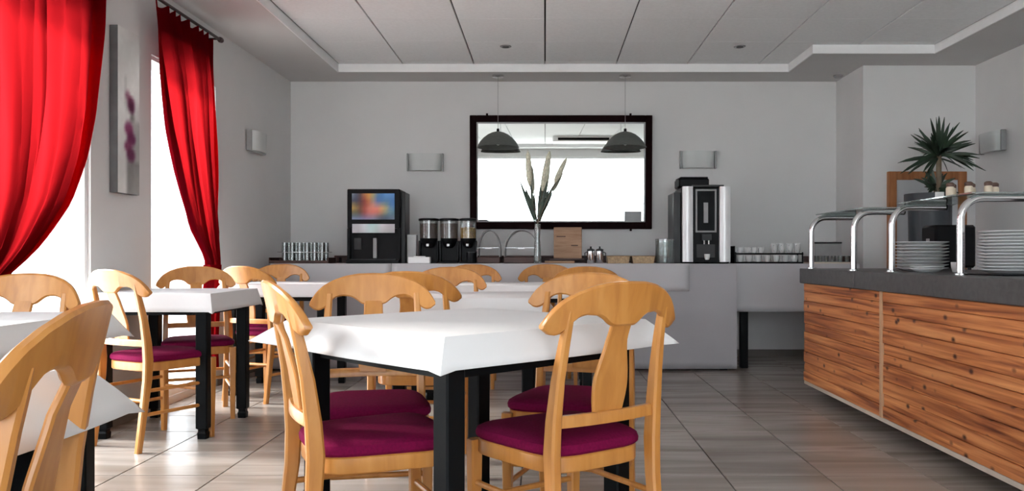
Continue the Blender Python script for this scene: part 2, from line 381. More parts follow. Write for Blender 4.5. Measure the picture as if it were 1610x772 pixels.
# ================================================================ CHAIRS
def make_chair(label, group):
    t = thing('dining_chair', label, 'chair', group=group)
    def rail_y(u, z): return -.088 + .05*(abs(u)/.235)**2 - (z-.85)*.22
    # rear legs with curved back posts
    path = [(0, -.052, .176), (.10, -.038, .177), (.22, -.022, .178), (.36, -.004, .180), (.46, 0, .181), (.55, -.006, .180), (.66, -.020, .176), (.76, -.040, .170), (.845, -.060, .166)]
    for sx in (-1, 1):
        rs = []
        for z, y, x in path:
            wd = .032 if z < .5 else .032 - (z-.5)*.02
            dp = interp([(0, .030), (.25, .038), (.45, .048), (.6, .042), (.85, .024)], z)
            cxx = sx*x; c = .006
            a, b = wd/2, dp/2
            rs.append([(cxx-a+c, y-b, z), (cxx+a-c, y-b, z), (cxx+a, y-b+c, z), (cxx+a, y+b-c, z), (cxx+a-c, y+b, z), (cxx-a+c, y+b, z), (cxx-a, y+b-c, z), (cxx-a, y-b+c, z)])
        MB().rings(rs).build('rear_leg', 'beech', t, True)
    for sx in (-1, 1):
        rs = []
        for z, a in [(0, .013), (.2, .016), (.40, .019), (.435, .019)]:
            X, Y = sx*.190, .385; c = .004
            rs.append([(X-a+c, Y-a, z), (X+a-c, Y-a, z), (X+a, Y-a+c, z), (X+a, Y+a-c, z), (X+a-c, Y+a, z), (X-a+c, Y+a, z), (X-a, Y+a-c, z), (X-a, Y-a+c, z)])
        MB().rings(rs).build('front_leg', 'beech', t, True)
    # top rail
    top = [(0, .922), (.06, .920), (.11, .911), (.155, .895), (.19, .874), (.214, .850), (.231, .824), (.237, .806)]
    bot = [(0, .800), (.036, .800), (.050, .806), (.068, .822), (.088, .832), (.12, .835), (.145, .828), (.165, .808), (.182, .790), (.2, .781), (.22, .784), (.237, .802)]
    us = [-.236 + .472*k/58 for k in range(59)]
    rs = []
    for u in us:
        zt, zb = smoothtab(top, abs(u), .006), smoothtab(bot, abs(u), .006)
        if zt - zb < .004: zt = zb + .004
        th = .022; c = min(.006, (zt-zb)*.3)
        loop = []
        for (dy, z) in [(-th/2, zb+c), (-th/2, zt-c), (-th/2+c, zt), (th/2-c, zt), (th/2, zt-c), (th/2, zb+c), (th/2-c, zb), (-th/2+c, zb)]:
            loop.append((u, rail_y(u, z)+dy, z))
        rs.append(loop)
    MB().rings(rs).build('top_rail', 'beech', t, True)
    # vase splat
    rs = []
    wt = [(.555, .051), (.59, .058), (.63, .062), (.665, .059), (.70, .050), (.74, .040), (.775, .0355), (.815, .036)]
    for k in range(20):
        z = .55 + (.815-.55)*k/19; a = smoothtab(wt, z, .012); y = interp([(.55, -.010), (.66, -.028), (.76, -.052), (.82, -.078)], z); th = .007
        rs.append([(-a, y-th*.4, z), (-a+.004, y-th, z), (a-.004, y-th, z), (a, y-th*.4, z), (a, y+th*.4, z), (a-.004, y+th, z), (-a+.004, y+th, z), (-a, y+th*.4, z)])
    MB().rings(rs).build('splat', 'beech', t, True)
    # lower back rail
    rs = []
    for k in range(15):
        u = -.172 + .344*k/14; y = -.020 + .016*(abs(u)/.17)**2
        rs.append([(u, y-.011, .53), (u, y-.011, .556), (u, y-.007, .562), (u, y+.007, .562), (u, y+.011, .556), (u, y+.011, .53)])
    MB().rings(rs).build('lower_rail', 'beech', t, True)
    # seat
    def outline(sc_, z, n=40):
        pts = []
        for k in range(n):
            a = 2*math.pi*k/n; cc, ss = math.cos(a), math.sin(a); pw = .42
            x = math.copysign(abs(cc)**pw, cc); y = math.copysign(abs(ss)**pw, ss)
            hw = .195 + .022*y
            pts.append((x*hw*sc_, .205 + y*.205*sc_, z))
        return pts
    MB().rings([outline(.955, .398), outline(.97, .402), outline(.97, .440), outline(.95, .444)]).build('seat_frame', 'beech', t, True)
    MB().rings([outline(.96, .444), outline(1.0, .452), outline(1.005, .463), outline(.985, .474), outline(.92, .482), outline(.75, .486), outline(.4, .488)]).build('seat_cushion', 'maroon', t, True)
    for sx in (-1, 1):
        for z, yr in ((.305, -.010), (.185, -.030)):
            MB().tube([(sx*.178, yr, z), (sx*.184, .2, z), (sx*.190, .385, z)], .0095, 8).build('stretcher', 'beech', t, True)
    MB().tube([(-.19, .385, .255), (.19, .385, .255)], .0095, 8).build('stretcher', 'beech', t, True)
    MB().tube([(-.176, -.018, .255), (.176, -.018, .255)], .0095, 8).build('stretcher', 'beech', t, True)
    return t
GC = 'beech dining chairs with maroon seats'
def rz_of(d): return math.atan2(-d[0], d[1])
CH = [ # x, y, facing, label
 (.165, 2.27, (-.585, .81), 'beech dining chair at near right of the centre table, whole vase splat showing'),
 (-.688, 2.32, (.90, .44), 'beech dining chair seen nearly edge-on at near left of the centre table'),
 (-.655, 3.10, (.18, -.98), 'beech chair behind the left of the centre table, facing the camera'),
 (.155, 3.20, (-.27, -.96), 'beech chair behind the right of the centre table, its rail half hidden'),
 (-.775, 1.20, (-.966, -.26), 'closest beech chair, large and cut off by the lower left of the photo'),
 (-2.01, 3.07, (0.02, -1), 'beech chair at the left edge below the big red curtain, behind the closest chair'),
 (-2.17, 4.20, (.45, .89), 'sunlit yellow beech chair below the flower painting, back towards the camera'),
 (-2.235, 5.22, (.42, -.90), 'beech chair behind the left wall table, below the second window'),
 (-2.01, 5.55, (.36, .93), 'sunlit yellow beech chair beyond the left wall table, below the tied far curtain'),
 (-2.145, 6.56, (.05, -1), 'dark beech chair nearest the glass rack, by the left end of the buffet'),
 (-.610, 3.70, (.05, 1), 'beech chair on the near side of the sunlit middle table'),
 (-.590, 4.90, (-.05, -1), 'beech chair on the far side of the sunlit middle table'),
 (-.580, 6.42, (0, -1), 'farthest left beech chair on the buffet side of the long table'),
 (.02, 6.50, (.05, -1), 'beech chair on the buffet side of the long table, in front of the vase'),
 (.27, 5.30, (.05, 1), 'beech chair on the near side of the long table, backing the centre table'),
]
c0 = make_chair(CH[0][3], GC)
c0.location = (CH[0][0], CH[0][1], 0); c0.rotation_euler = (0, 0, rz_of(CH[0][2]))
ck = kids(c0)
for (x, y, d, lab) in CH[1:]: dup(c0, (x, y, 0), rz_of(d), lab, GC, ck)

# ================================================================ TABLES AND PAPER CLOTHS
def table(cx, cy, hx, hy, rz, lab, clab, o=.10, ang=58, stick={}):
    t = thing('dining_table', lab, 'table', (cx, cy, 0), R(rz), 'black dining tables')
    MB().box(-hx, hx, -hy, hy, .762, .783, .004).build('table_top', 'black', t)
    a = .05; b = a+.03
    mb = MB()
    mb.box(-hx+b+.03, hx-b-.03, -hy+a+.005, -hy+a+.03, .668, .762).box(-hx+b+.03, hx-b-.03, hy-a-.03, hy-a-.005, .668, .762)
    mb.box(-hx+a+.005, -hx+a+.03, -hy+b, hy-b, .668, .762).box(hx-a-.03, hx-a-.005, -hy+b, hy-b, .668, .762)
    mb.build('apron', 'black', t)
    for sx in (-1, 1):
        for sy in (-1, 1):
            X, Y = sx*(hx-a-.012), sy*(hy-a-.012)
            rs = []
            for z, r in [(0, .024), (.03, .026), (.04, .022), (.052, .022), (.058, .031), (.762, .031)]:
                c = .005
                rs.append([(X-r+c, Y-r, z), (X+r-c, Y-r, z), (X+r, Y-r+c, z), (X+r, Y+r-c, z), (X+r-c, Y+r, z), (X-r+c, Y+r, z), (X-r, Y+r-c, z), (X-r, Y-r+c, z)])
            MB().rings(rs).build('leg', 'black', t)
    # paper cloth resting on the top, folded over the edges
    rnd = random.Random(int(cx*100+cy*1000))
    ca, sa = math.cos(R(ang)), math.sin(R(ang))
    ph = [rnd.uniform(0, 6) for _ in range(4)]
    def coords(h):
        inner = [(-h + 2*h*k/14) for k in range(15)]
        ov = [o*k/4 for k in range(1, 5)]
        return [-h-v for v in reversed(ov)] + inner + [h+v for v in ov]
    U, V = coords(hx+.003), coords(hy+.003)
    def pos(u, v):
        du, dv = max(abs(u)-hx-.003, 0), max(abs(v)-hy-.003, 0)
        wv = .10*math.sin(ph[0]+v*5) if du else 0
        wu = .10*math.sin(ph[1]+u*5) if dv else 0
        cu, cv = ca*(1+wv*2), ca*(1+wu*2)
        x = math.copysign(min(abs(u), hx+.003)+du*cu, u); y = math.copysign(min(abs(v), hy+.003)+dv*cv, v)
        m, n = max(du, dv), min(du, dv)
        z = .7865 - sa*m - .10*n
        k_ = stick.get((u > 0, v > 0), 0)
        if n: x += math.copysign(n*k_, u); y += math.copysign(n*k_, v); z += n*k_*.4
        if not du and not dv: z += .0007*(math.sin(u*17+ph[2])*math.sin(v*13+ph[3])+1)
        return (x, y, z)
    bm = bmesh.new(); vs = [[bm.verts.new(pos(u, v)) for v in V] for u in U]
    for i in range(len(U)-1):
        for j in range(len(V)-1):
            a, b, c, d = vs[i][j], vs[i+1][j], vs[i+1][j+1], vs[i][j+1]
            ci, cj = i < 4 or i >= len(U)-5, j < 4 or j >= len(V)-5
            if ci and cj:      # corner squares fold along their outward diagonal
                if (i < 4) == (j < 4): bm.faces.new((a, b, c)); bm.faces.new((a, c, d))
                else: bm.faces.new((a, b, d)); bm.faces.new((b, c, d))
            else: bm.faces.new((a, b, c, d))
    bmesh.ops.recalc_face_normals(bm, faces=bm.faces)
    mb = MB(); mb.bm.free(); mb.bm = bm
    c = mb.build('paper_tablecloth', 'paper', None, True); c.data.set_sharp_from_angle(angle=R(22)); c.location = (cx, cy, 0); c.rotation_euler = (0, 0, R(rz))
    sm = c.modifiers.new('thickness', 'SOLIDIFY'); sm.thickness = .0012; sm.offset = 1
    tag(c, clab, 'tablecloth', 'white paper tablecloths')
table(-.25, 2.60, .40, .40, 45, 'black square table turned cornerwise in the middle foreground', 'white paper cloth on the centre table, corner pointing at the camera', .095, 56, {(True, False): .3, (False, True): .5})
table(-1.27, 1.12, .40, .40, 0, 'nearest black table, only its leg and corner showing behind the closest chair', 'white paper cloth with pointed corner behind the closest chair, lower left', o=.12, ang=50)
table(-1.95, 2.54, .38, .39, 0, 'black table by the first window, mostly hidden behind the closest chair', 'greyish paper cloth behind the closest chair, below the big red curtain')
table(-2.12, 4.70, .33, .35, 0, 'black wall table on dark legs beside the sunlit yellow chair', 'sunlit pale blue paper cloth on the left wall table', o=.10, ang=75)
table(-1.90, 6.06, .38, .34, 0, 'black table by the left end of the buffet, its cloth a thin white line', 'far left paper cloth seen between two chair backs, in front of the buffet')
table(-.395, 4.24, .375, .345, 0, 'black table behind the centre table, under the brightest cloth', 'bright sunlit paper cloth directly behind the centre table')
table(-.25, 5.88, .60, .36, 0, 'long black table nearest the middle of the buffet', 'grey-looking paper cloth of the long table, last before the buffet')

# ================================================================ WOOD COUNTER (right)
XF, CY0, CY1, CXE = 1.84, 1.7, 5.77, 2.75
ct = thing('serving_counter', 'long serving counter clad in reddish larch boards under a grey worktop', 'counter', (0, 0, 0))
MB().box(XF+.02, CXE, CY0, CY1-.02, .115, .795).build('carcass', 'dgrey', ct)
MB().box(XF+.35, CXE-.1, CY0+.1, CY1-.35, 0, .085).build('plinth', 'black', ct)
MB().box(XF-.004, CXE, CY0, CY1, .085, .108, .002).build('bottom_trim', 'beige', ct)
MB().box(XF-.012, XF+.016, 4.425, 4.455, .108, .797, .002).build('divider_strip', 'palewood', ct)
hs = [.108]; rr = random.Random(3)
while hs[-1] < .795: hs.append(hs[-1] + rr.choice([.058, .066, .075, .083]))
hs[-1] = .795
if hs[-1]-hs[-2] < .03: hs.pop(-2)
for (y0, y1) in ((4.457, CY1), (CY0, 4.423)):
    for a, b in zip(hs, hs[1:]):
        pr = rr.uniform(0, .009)
        hy, hz = (y1-y0)/2, (b-a)/2
        o = MB().box(-pr, .02, -hy, hy, -hz+.0012, hz-.0012, .003).build('plank', 'plank', ct)
        o.location = (XF+.0005, (y0+y1)/2, (a+b)/2)
for a, b in zip(hs, hs[1:]):
    hx = (CXE-XF-.02)/2; hz = (b-a)/2
    o = MB().box(-hx, hx, -.01, .01, -hz+.0012, hz-.0012, .003).build('end_plank', 'plank', ct); o.location = (XF+.02+hx, CY1-.008, (a+b)/2)
ws = MB().box(XF-.03, CXE+.02, 4.783, CY1+.02, .797, .90, .004).build('worktop_slab', 'slab', ct)
MB().box(XF-.03, CXE+.02, CY0, 4.778, .797, .90, .004).build('worktop_slab', 'slab', ct)

# ---- chrome and glass shelf guards on the counter
def guard(y_a, y_b, x0, ztop, lab):
    t = thing('glass_shelf', lab, 'shelf', (x0, (y_a+y_b)/2, .90), 0, 'chrome and glass shelves on the counter')
    h = ztop - .90
    for y in (y_a, y_b):
        Y = y - (y_a+y_b)/2; r = .10
        pts = [(0, Y, 0), (0, Y, h-r)]
        for k in range(1, 9):
            a = math.pi/2*k/8; pts.append((r*(1-math.cos(a)), Y, h-r + r*math.sin(a)))
        pts.append((.30, Y, h))
        MB().tube(pts, .0185, 14).build('bent_tube', 'chrome', t, True)
        MB().lathe([(.032, 0), (.032, .006), (.022, .010)], 0, Y, 16).build('foot_flange', 'chrome', t, True)
        MB().lathe([(.0187, -.004), (.0187, .004)], 0, 0, 12, mtx=Matrix.Translation((.303, Y, h)) @ Matrix.Rotation(R(90), 4, 'Y')).build('end_cap', 'black2', t, True)
    d = abs(y_b-y_a)/2 + .03
    MB().box(.04, .42, -d, d, h+.0187, h+.0267, .001).build('glass_plate', 'shelfglass', t)
    return t
guard(5.70, 4.92, 1.865, 1.255, 'far chrome and glass shelf on the counter end beside the buffet')
guard(4.59, 3.83, 1.955, 1.262, 'near chrome and glass shelf above the plate stacks, holding jars')

# ---- plates
def plate_profile(r, h=.022):
    return [(r*.55, 0), (r*.6, .001), (r*.72, .006), (r, h-.003), (r+.001, h), (r*.98, h), (r*.7, .010), (r*.6, .0055), (.001, .005)]
ORD = ['lowest', 'second', 'third', 'fourth', 'fifth', 'sixth', 'seventh', 'eighth', 'ninth', 'tenth', 'eleventh', 'twelfth', 'thirteenth', 'fourteenth', 'fifteenth']
def stack(cx, cy, z, r, n, dz, lab, group, cat='plate'):
    me = None
    for k in range(n):
        if me is None:
            o = MB().lathe(plate_profile(r), n=40).build('dinner_plate', 'china', None, True); me = o.data
        else:
            o = bpy.data.objects.new('dinner_plate', me); C.objects.link(o)
        o.location = (cx + random.uniform(-.003, .003), cy + random.uniform(-.003, .003), z + k*dz)
        w_ = ('topmost' if k == n-1 else ('lowest' if k == 0 else ORD[k] + ' from the bottom'))
        tag(o, f'{w_} white plate of {lab}', cat, group)
TR = MB().box(-.065, .26, -.17, .17, 0, .006, .002).build('serving_tray', 'black2', None); TR.location = (2.06, 3.72, .90)
tag(TR, 'thin black tray under the tall plate stack on the counter', 'tray')
stack(2.145, 3.72, .9065, .152, 13, .0145, 'the tall stack at the right edge', 'plates in the tall right stack')
stack(2.175, 4.70, .90, .142, 9, .0185, 'the shorter stack behind the near shelf post', 'plates in the shorter stack')
stack(2.055, 4.38, .90, .085, 2, .012, 'the small saucer pair before the shorter stack', 'small saucers', 'saucer')
def cup(x, y, z, name, lab, group, r=.035, h=.06, m='china', handle=True, hang=0):
    t = thing(name, lab, 'cup', (x, y, z), hang, group)
    MB().lathe([(r*.62, 0), (r*.75, .004), (r*.95, h*.5), (r, h), (r*.93, h), (r*.85, h*.5), (r*.5, .006), (.0005, .006)], n=18).build('cup_body', m, t, True)
    if handle:
        MB().tube([(r*.9, 0, h*.8), (r*1.45, 0, h*.78), (r*1.6, 0, h*.5), (r*1.35, 0, h*.25), (r*.8, 0, h*.22)], .004, 6).build('handle', m, t, True)
    return t
cup(2.235, 4.42, .90, 'white_cup', 'small white cup between the shorter plate stack and the chrome post', None, .03, .055, hang=1.0)
# black box on the counter
t = thing('toaster', 'black box-shaped toaster on the counter in front of the planter', 'toaster', (2.60, 5.25, .90))
MB().box(-.13, .13, -.10, .10, .012, .285, .015).build('toaster_body', 'black2', t, True)
MB().box(-.09, .09, -.05, -.02, .280, .287).box(-.09, .09, .02, .05, .280, .287).build('slot', 'dgrey', t)
for sx in (-1, 1):
    for sy in (-1, 1): MB().lathe([(.012, 0), (.012, .014)], sx*.1, sy*.07, 10).build('foot', 'dgrey', t)
MB().box(-.134, -.130, -.02, .02, .18, .2).build('lever', 'grey', t)
# jars on the near glass shelf (z of plate top)
zp = 1.262 + .0270
jars = [(2.10, 4.22), (2.15, 4.30), (2.17, 4.17), (2.23, 4.26), (2.26, 4.15), (2.33, 4.22)]
ORDL = ['leftmost', 'second', 'third', 'fourth', 'fifth', 'sixth', 'seventh', 'eighth']
def ordn(k, n): return 'leftmost' if k == 0 else ('rightmost' if k == n-1 else ORD[k] + ' from left')
for k, (x, y) in enumerate(sorted(jars)):
    t = thing('spice_jar', f'cream jar with brown lid, {ordn(k, 6)} on the near glass shelf', 'jar', (x, y, zp), 0, 'cream jars on the glass shelf')
    MB().lathe([(.018, 0), (.021, .004), (.021, .050), (.016, .058)], n=16).build('jar_body', 'cream', t, True)
    MB().lathe([(.019, .058), (.020, .062), (.020, .074), (.012, .080)], n=16).build('lid', 'brown', t, True)
t = thing('card_holder', 'small white card holder on the near glass shelf before the plant', 'card holder', (2.19, 4.52, zp))
MB().box(-.026, .026, -.014, .014, 0, .006, .001).build('holder_base', 'white', t)
MB().box(-.024, .024, -.003, .003, .006, .055, .001).build('card', 'white', t)

# ================================================================ BUFFET TABLES AT BACK
BZ, BY0, BY1, BX0, BX1 = .92, 7.0, 7.72, -2.36, 1.645
def plain_table(x0, x1, y0, y1, zt, lab):
    t = thing('buffet_table', lab, 'table', ((x0+x1)/2, (y0+y1)/2, 0), 0, 'buffet tables along the back wall')
    hx, hy = (x1-x0)/2, (y1-y0)/2
    MB().box(-hx, hx, -hy, hy, zt-.03, zt-.004, .003).build('table_top', 'darkwood', t)
    MB().box(-hx+.05, hx-.05, -hy+.05, -hy+.07, zt-.11, zt-.03).box(-hx+.05, hx-.05, hy-.07, hy-.05, zt-.11, zt-.03).build('apron', 'black', t)
    for sx in (-1, 1):
        for sy in (-1, 1):
            X, Y = sx*(hx-.085), sy*(hy-.075)
            MB().box(X-.033, X+.033, Y-.033, Y+.033, 0, zt-.03, .004).build('leg', 'black', t)
plain_table(BX0+.01, BX1-.012, BY0+.012, BY1, BZ, 'long buffet table hidden under the floor-length paper on the back wall')
plain_table(1.672, 2.73, 7.13, 7.74, BZ, 'short buffet table with black legs showing beside the larch counter')
def drape(name, x0, x1, y0, y1, zt, zb, lab, m, sides=True, amp=.006, seed=1, nz_=10, yo=0.0, yf=0.0):
    rn = random.Random(seed); nx = max(8, int((x1-x0)/.05)); ph = [rn.uniform(0, 6) for _ in range(5)]
    bm = bmesh.new(); rows = []
    zs = [('t', y1), ('t', (y0+y1)/2), ('t', y0+.003)] + [('f', zt - (zt-zb)*k/nz_) for k in range(nz_+1)]
    for kind, v in zs:
        r = []
        for i in range(nx+1):
            x = x0 + (x1-x0)*i/nx
            if kind == 't': r.append(bm.verts.new((x, v, zt+yo)))
            else:
                d = (zt - v)/(zt-zb+1e-6)
                off = amp*d*(math.sin(x*9+ph[0]+v*3)+.6*math.sin(x*23+ph[1]-v*7)+.4*math.sin(v*19+ph[2]+x*4))
                r.append(bm.verts.new((x, y0-.004-amp*1.6*min(1, d*4)+off - yf, v+yo*.5)))
        rows.append(r)
    for a, b in zip(rows, rows[1:]):
        for i in range(nx): bm.faces.new((a[i], a[i+1], b[i+1], b[i]))
    if sides:
        for e_, xx in ((0, x0), (nx, x1)):
            col = [rows[k][e_] for k in range(2, len(rows))]
            back = [bm.verts.new((xx, y1, v.co.z)) for v in col]
            for k in range(len(col)-1):
                bm.faces.new((col[k], col[k+1], back[k+1], back[k]))
    bmesh.ops.recalc_face_normals(bm, faces=bm.faces)
    mb = MB(); mb.bm.free(); mb.bm = bm
    o = mb.build(name, m, None, True)
    s_ = o.modifiers.new('thickness', 'SOLIDIFY'); s_.thickness = .001; s_.offset = 0
    tag(o, lab, 'tablecloth', 'paper covers of the buffet')
    return o
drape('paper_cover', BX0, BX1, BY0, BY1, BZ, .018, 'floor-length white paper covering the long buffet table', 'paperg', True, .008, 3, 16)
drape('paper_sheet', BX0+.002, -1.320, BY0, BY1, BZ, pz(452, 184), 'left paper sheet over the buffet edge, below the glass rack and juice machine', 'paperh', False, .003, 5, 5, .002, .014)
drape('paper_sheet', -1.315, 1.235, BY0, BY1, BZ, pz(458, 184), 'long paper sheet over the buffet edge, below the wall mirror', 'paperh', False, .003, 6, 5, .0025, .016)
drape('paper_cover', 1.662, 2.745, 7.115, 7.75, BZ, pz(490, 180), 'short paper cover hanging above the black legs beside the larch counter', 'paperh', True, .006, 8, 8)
ZT = BZ + .0035   # resting height on the sheets
ZN = BZ + .001    # resting height on bare paper

def bx(x0p, x1p, s): return px(x0p, s), px(x1p, s)
# ---- glass rack at left end
S = 178.0
t = thing('glass_tray', 'dark wooden tray carrying the drinking glasses at the left end of the buffet', 'tray', (px(475, S), 7.22, ZT))
MB().box(-.26, .26, -.13, .13, 0, .012).build('tray_floor', 'darkwood', t)
MB().box(-.26, -.25, -.13, .13, .012, .05).box(.25, .26, -.13, .13, .012, .05).box(-.25, .25, .12, .13, .012, .05).box(-.25, .25, -.13, -.12, .012, .025).build('tray_rim', 'darkwood', t)
rk = thing('glass_shelf_insert', 'clear sheet between the two tiers of drinking glasses', 'sheet', (px(478, S), 7.22, ZT+.0955))
MB().box(-.215, .215, -.10, .10, 0, .005).build('sheet_panel', 'acryl', rk); 
gm = None
def tumbler(x, y, z, lab, r=.026, h=.082):
    global gm
    if gm is None:
        o = MB().lathe([(r, 0), (r*.84, h), (r*.80, h), (r*.80, h-.006), (r*.94, .0)], n=16).build('drinking_glass', 'smoke', None, True); gm = o.data
    else:
        o = bpy.data.objects.new('drinking_glass', gm); C.objects.link(o)
    o.location = (x, y, z); tag(o, lab, 'glass', 'upturned drinking glasses on the buffet')
for tier, (zz, nm) in enumerate(((ZT+.0125, 'lower'), (ZT+.101, 'upper'))):
    for row, yy in enumerate((-.055, .03)):
        for k in range(6):
            tumbler(px(449, S) + k*.066 + row*.012, 7.22+yy, zz, f'upturned glass, {nm} tier, {("front", "back")[row]} row, {ordn(k, 6)}, left buffet end')
# ---- juice machine
def color_grid(name, cols, x0, x1, y, z0, z1, m, parent, axis='x'):
    """flat print: one face per colour cell, as vertex colours"""
    nr, nc = len(cols), len(cols[0]); bm = bmesh.new(); L = bm.loops.layers.color.new('print')
    V = {}
    for r in range(nr+1):
        for c in range(nc+1):
            u = x0 + (x1-x0)*c/nc; z = z1 - (z1-z0)*r/nr
            V[r, c] = bm.verts.new((u, y, z) if axis == 'x' else (y, u, z))
    def avg(r, c):
        cs = [cols[i][j] for i in (r-1, r) for j in (c-1, c) if 0 <= i < nr and 0 <= j < nc]
        return tuple(sum(q[k] for q in cs)/len(cs) for k in range(3))
    for r in range(nr):
        for c in range(nc):
            quad = [(r, c), (r, c+1), (r+1, c+1), (r+1, c)]
            f = bm.faces.new([V[q] for q in reversed(quad)])
            for lp, q in zip(f.loops, reversed(quad)): lp[L] = (*[(v/255.0) for v in avg(*q)], 1)
    mb = MB(); mb.bm.free(); mb.bm = bm
    return mb.build(name, m, parent)
S = 180.0
jx0, jx1 = px(545, S), px(628, S); jc = (jx0+jx1)/2; jw = (jx1-jx0)/2; jh = pz(297, S) - ZT
t = thing('juice_machine', 'black juice dispenser with a lit fruit picture on its upper front', 'juice machine', (jc, 7.10, ZT))
b = MB(); b.box(-jw, jw, .03, .36, jh*.47, jh, .006).box(-jw, jw, .12, .36, .03, jh*.47, .003).box(-jw, jw, -.02, .36, 0, .03, .003).box(-jw, -jw+.02, .03, .12, .03, jh*.47).box(jw-.02, jw, .03, .12, .03, jh*.47)
b.build('machine_body', 'black2', t)
MB().box(jw, jw+.035, .10, .34, 0, jh-.02, .004).build('side_tank', 'dgrey', t)
G0, B0, O0, R0_, P0, K0, T0, Y0_ = (110,120,135), (50,95,150), (190,110,50), (110,30,25), (195,120,105), (25,30,45), (70,110,130), (180,150,60)
pic = [[G0, K0, (120,80,60), O0, Y0_, (110,130,130), B0, (70,120,170), (80,130,180), (70,110,160)],
       [(60,70,90), (40,40,70), R0_, (150,70,40), (190,150,80), B0, B0, (60,100,150), (60,110,150), B0],
       [(70,60,70), K0, R0_, R0_, (200,120,70), (110,110,130), (60,95,140), T0, (60,95,130), B0],
       [Y0_, (80,60,40), (120,50,30), (160,80,60), P0, P0, (180,130,110), Y0_, T0, B0],
       [(150,110,60), (90,80,50), R0_, (180,90,70), P0, (200,90,70), P0, (190,150,80), (140,150,130), T0],
       [(60,70,50), (50,60,40), (90,40,30), (150,60,60), (190,110,100), (170,80,70), (150,100,80), (90,90,70), T0, (60,90,100)],
       [(110,120,150), (100,110,140), (110,110,150), (110,100,130), (120,120,150), (100,110,130), (70,80,100), (60,70,90), (70,80,100), (90,100,120)]]
zt_, zb_ = pz(304, S)-ZT, pz(345, S)-ZT
MB().box(px(552, S)-jc-.008, px(620, S)-jc+.008, .022, .034, zb_-.008, zt_+.008, .002).build('picture_bezel', 'black', t)
color_grid('fruit_picture', pic, px(553, S)-jc, px(620, S)-jc, .0205, zb_, zt_, 'print', t)
lab_ = [[(150,150,155), (170,165,170), (190,200,205), (120,160,155), (200,195,200), (170,165,170), (160,155,160)], [(165,160,165), (150,145,150), (200,205,210), (140,165,160), (170,165,170), (150,150,150), (150,145,150)]]
color_grid('selection_label', lab_, px(553, S)-jc, px(620, S)-jc, .0285, pz(366, S)-ZT, pz(352, S)-ZT, 'print', t)
MB().box(-.016, .016, .085, .12, pz(406, S)-ZT, pz(374, S)-ZT, .003).build('nozzle_column', 'grey', t)
MB().box(px(553, S)-jc, px(564, S)-jc, .10, .119, pz(392, S)-ZT, pz(374, S)-ZT).build('keypad', 'dgrey', t)
MB().box(-jw+.03, jw-.03, -.012, .11, .030, .036).build('drip_tray', 'dgrey', t)
# ---- carton, white dish
o = MB().box(-.042, .042, -.035, .035, 0, pz(368, S)-ZT, .006).build('milk_carton', 'juice', None); o.location = (px(649, 176), 7.25, ZT)
tag(o, 'tall light grey container between the juice machine and cereal dispensers', 'container')
t = thing('napkin_box', 'low white box in front of the first cereal dispenser', 'box', (px(659, 182), 7.06, ZT))
MB().box(-.095, .095, -.04, .04, 0, .055, .004).build('box_body', 'white', t)
MB().box(-.05, .05, -.012, .012, .0545, .062, .001).build('napkin', 'white', t)
# ---- cereal dispensers
def cereal(xp, w_, fill, lab, first=None):
    s = 178.0
    t = thing('cereal_dispenser', lab, 'dispenser', (px(xp, s), 7.20, ZT), 0, 'cereal dispensers on the buffet')
    H = pz(343, s)-ZT; w2 = w_/2/s
    MB().box(-w2, w2, -.07, .07, 0, .018, .004).build('base', 'black2', t)
    MB().box(-w2, -w2+.016, -.02, .06, .018, H*.5, .003).box(w2-.016, w2, -.02, .06, .018, H*.5, .003).box(-w2, w2, .05, .065, .018, H*.5, .003).build('stand', 'black2', t)
    MB().lathe([(w2*.35, H*.34), (w2*.5, H*.37), (w2*.9, H*.5), (w2*.92, H*.55)], n=20).build('funnel', 'black2', t, True)
    MB().lathe([(w2*.92, H*.55), (w2*.95, H*.94)], n=20).build('canister', 'clear', t, True)
    MB().lathe([(w2*.5, H*.52), (w2*.88, H*.56), (w2*.88, H*(.78 if fill == 'cereal' else .88)), (w2*.4, H*.80)], n=18).build('cereal_fill', fill, t, True)
    MB().lathe([(w2*1.05, H*.94), (w2*1.05, H*.985), (w2*.7, H)], n=20).build('lid', 'black2', t, True)
    k = MB().lathe([(.020, 0), (.020, .025), (.012, .03)], n=14, mtx=Matrix.Translation((0, -.045, H*.40)) @ Matrix.Rotation(R(90), 4, 'X'))
    k.build('dial', 'black2', t, True)
    MB().box(-.011, .011, -.082, -.074, H*.40-.011, H*.40+.011, .002).build('dial_knob', 'white', t)
cereal(674, 31, 'cerealdark', 'left cereal dispenser with black lid and white dial knob')
cereal(706, 30, 'cerealdark', 'middle cereal dispenser with dark cereal under a black lid')
cereal(736, 27, 'cereal', 'right cereal dispenser filled with golden cereal, beside the mirror corner')
t = thing('waste_bin', 'small black table bin in front of the golden cereal dispenser', 'bin', (px(741, 182), 7.06, ZT))
MB().lathe([(.036, 0), (.042, .005), (.046, .095), (.043, .095), (.038, .008), (.001, .008)], n=24).build('bin_body', 'black2', t, True)
MB().lathe([(.0475, .092), (.0475, .100), (.044, .100)], n=24).build('bin_rim', 'dgrey', t, True)
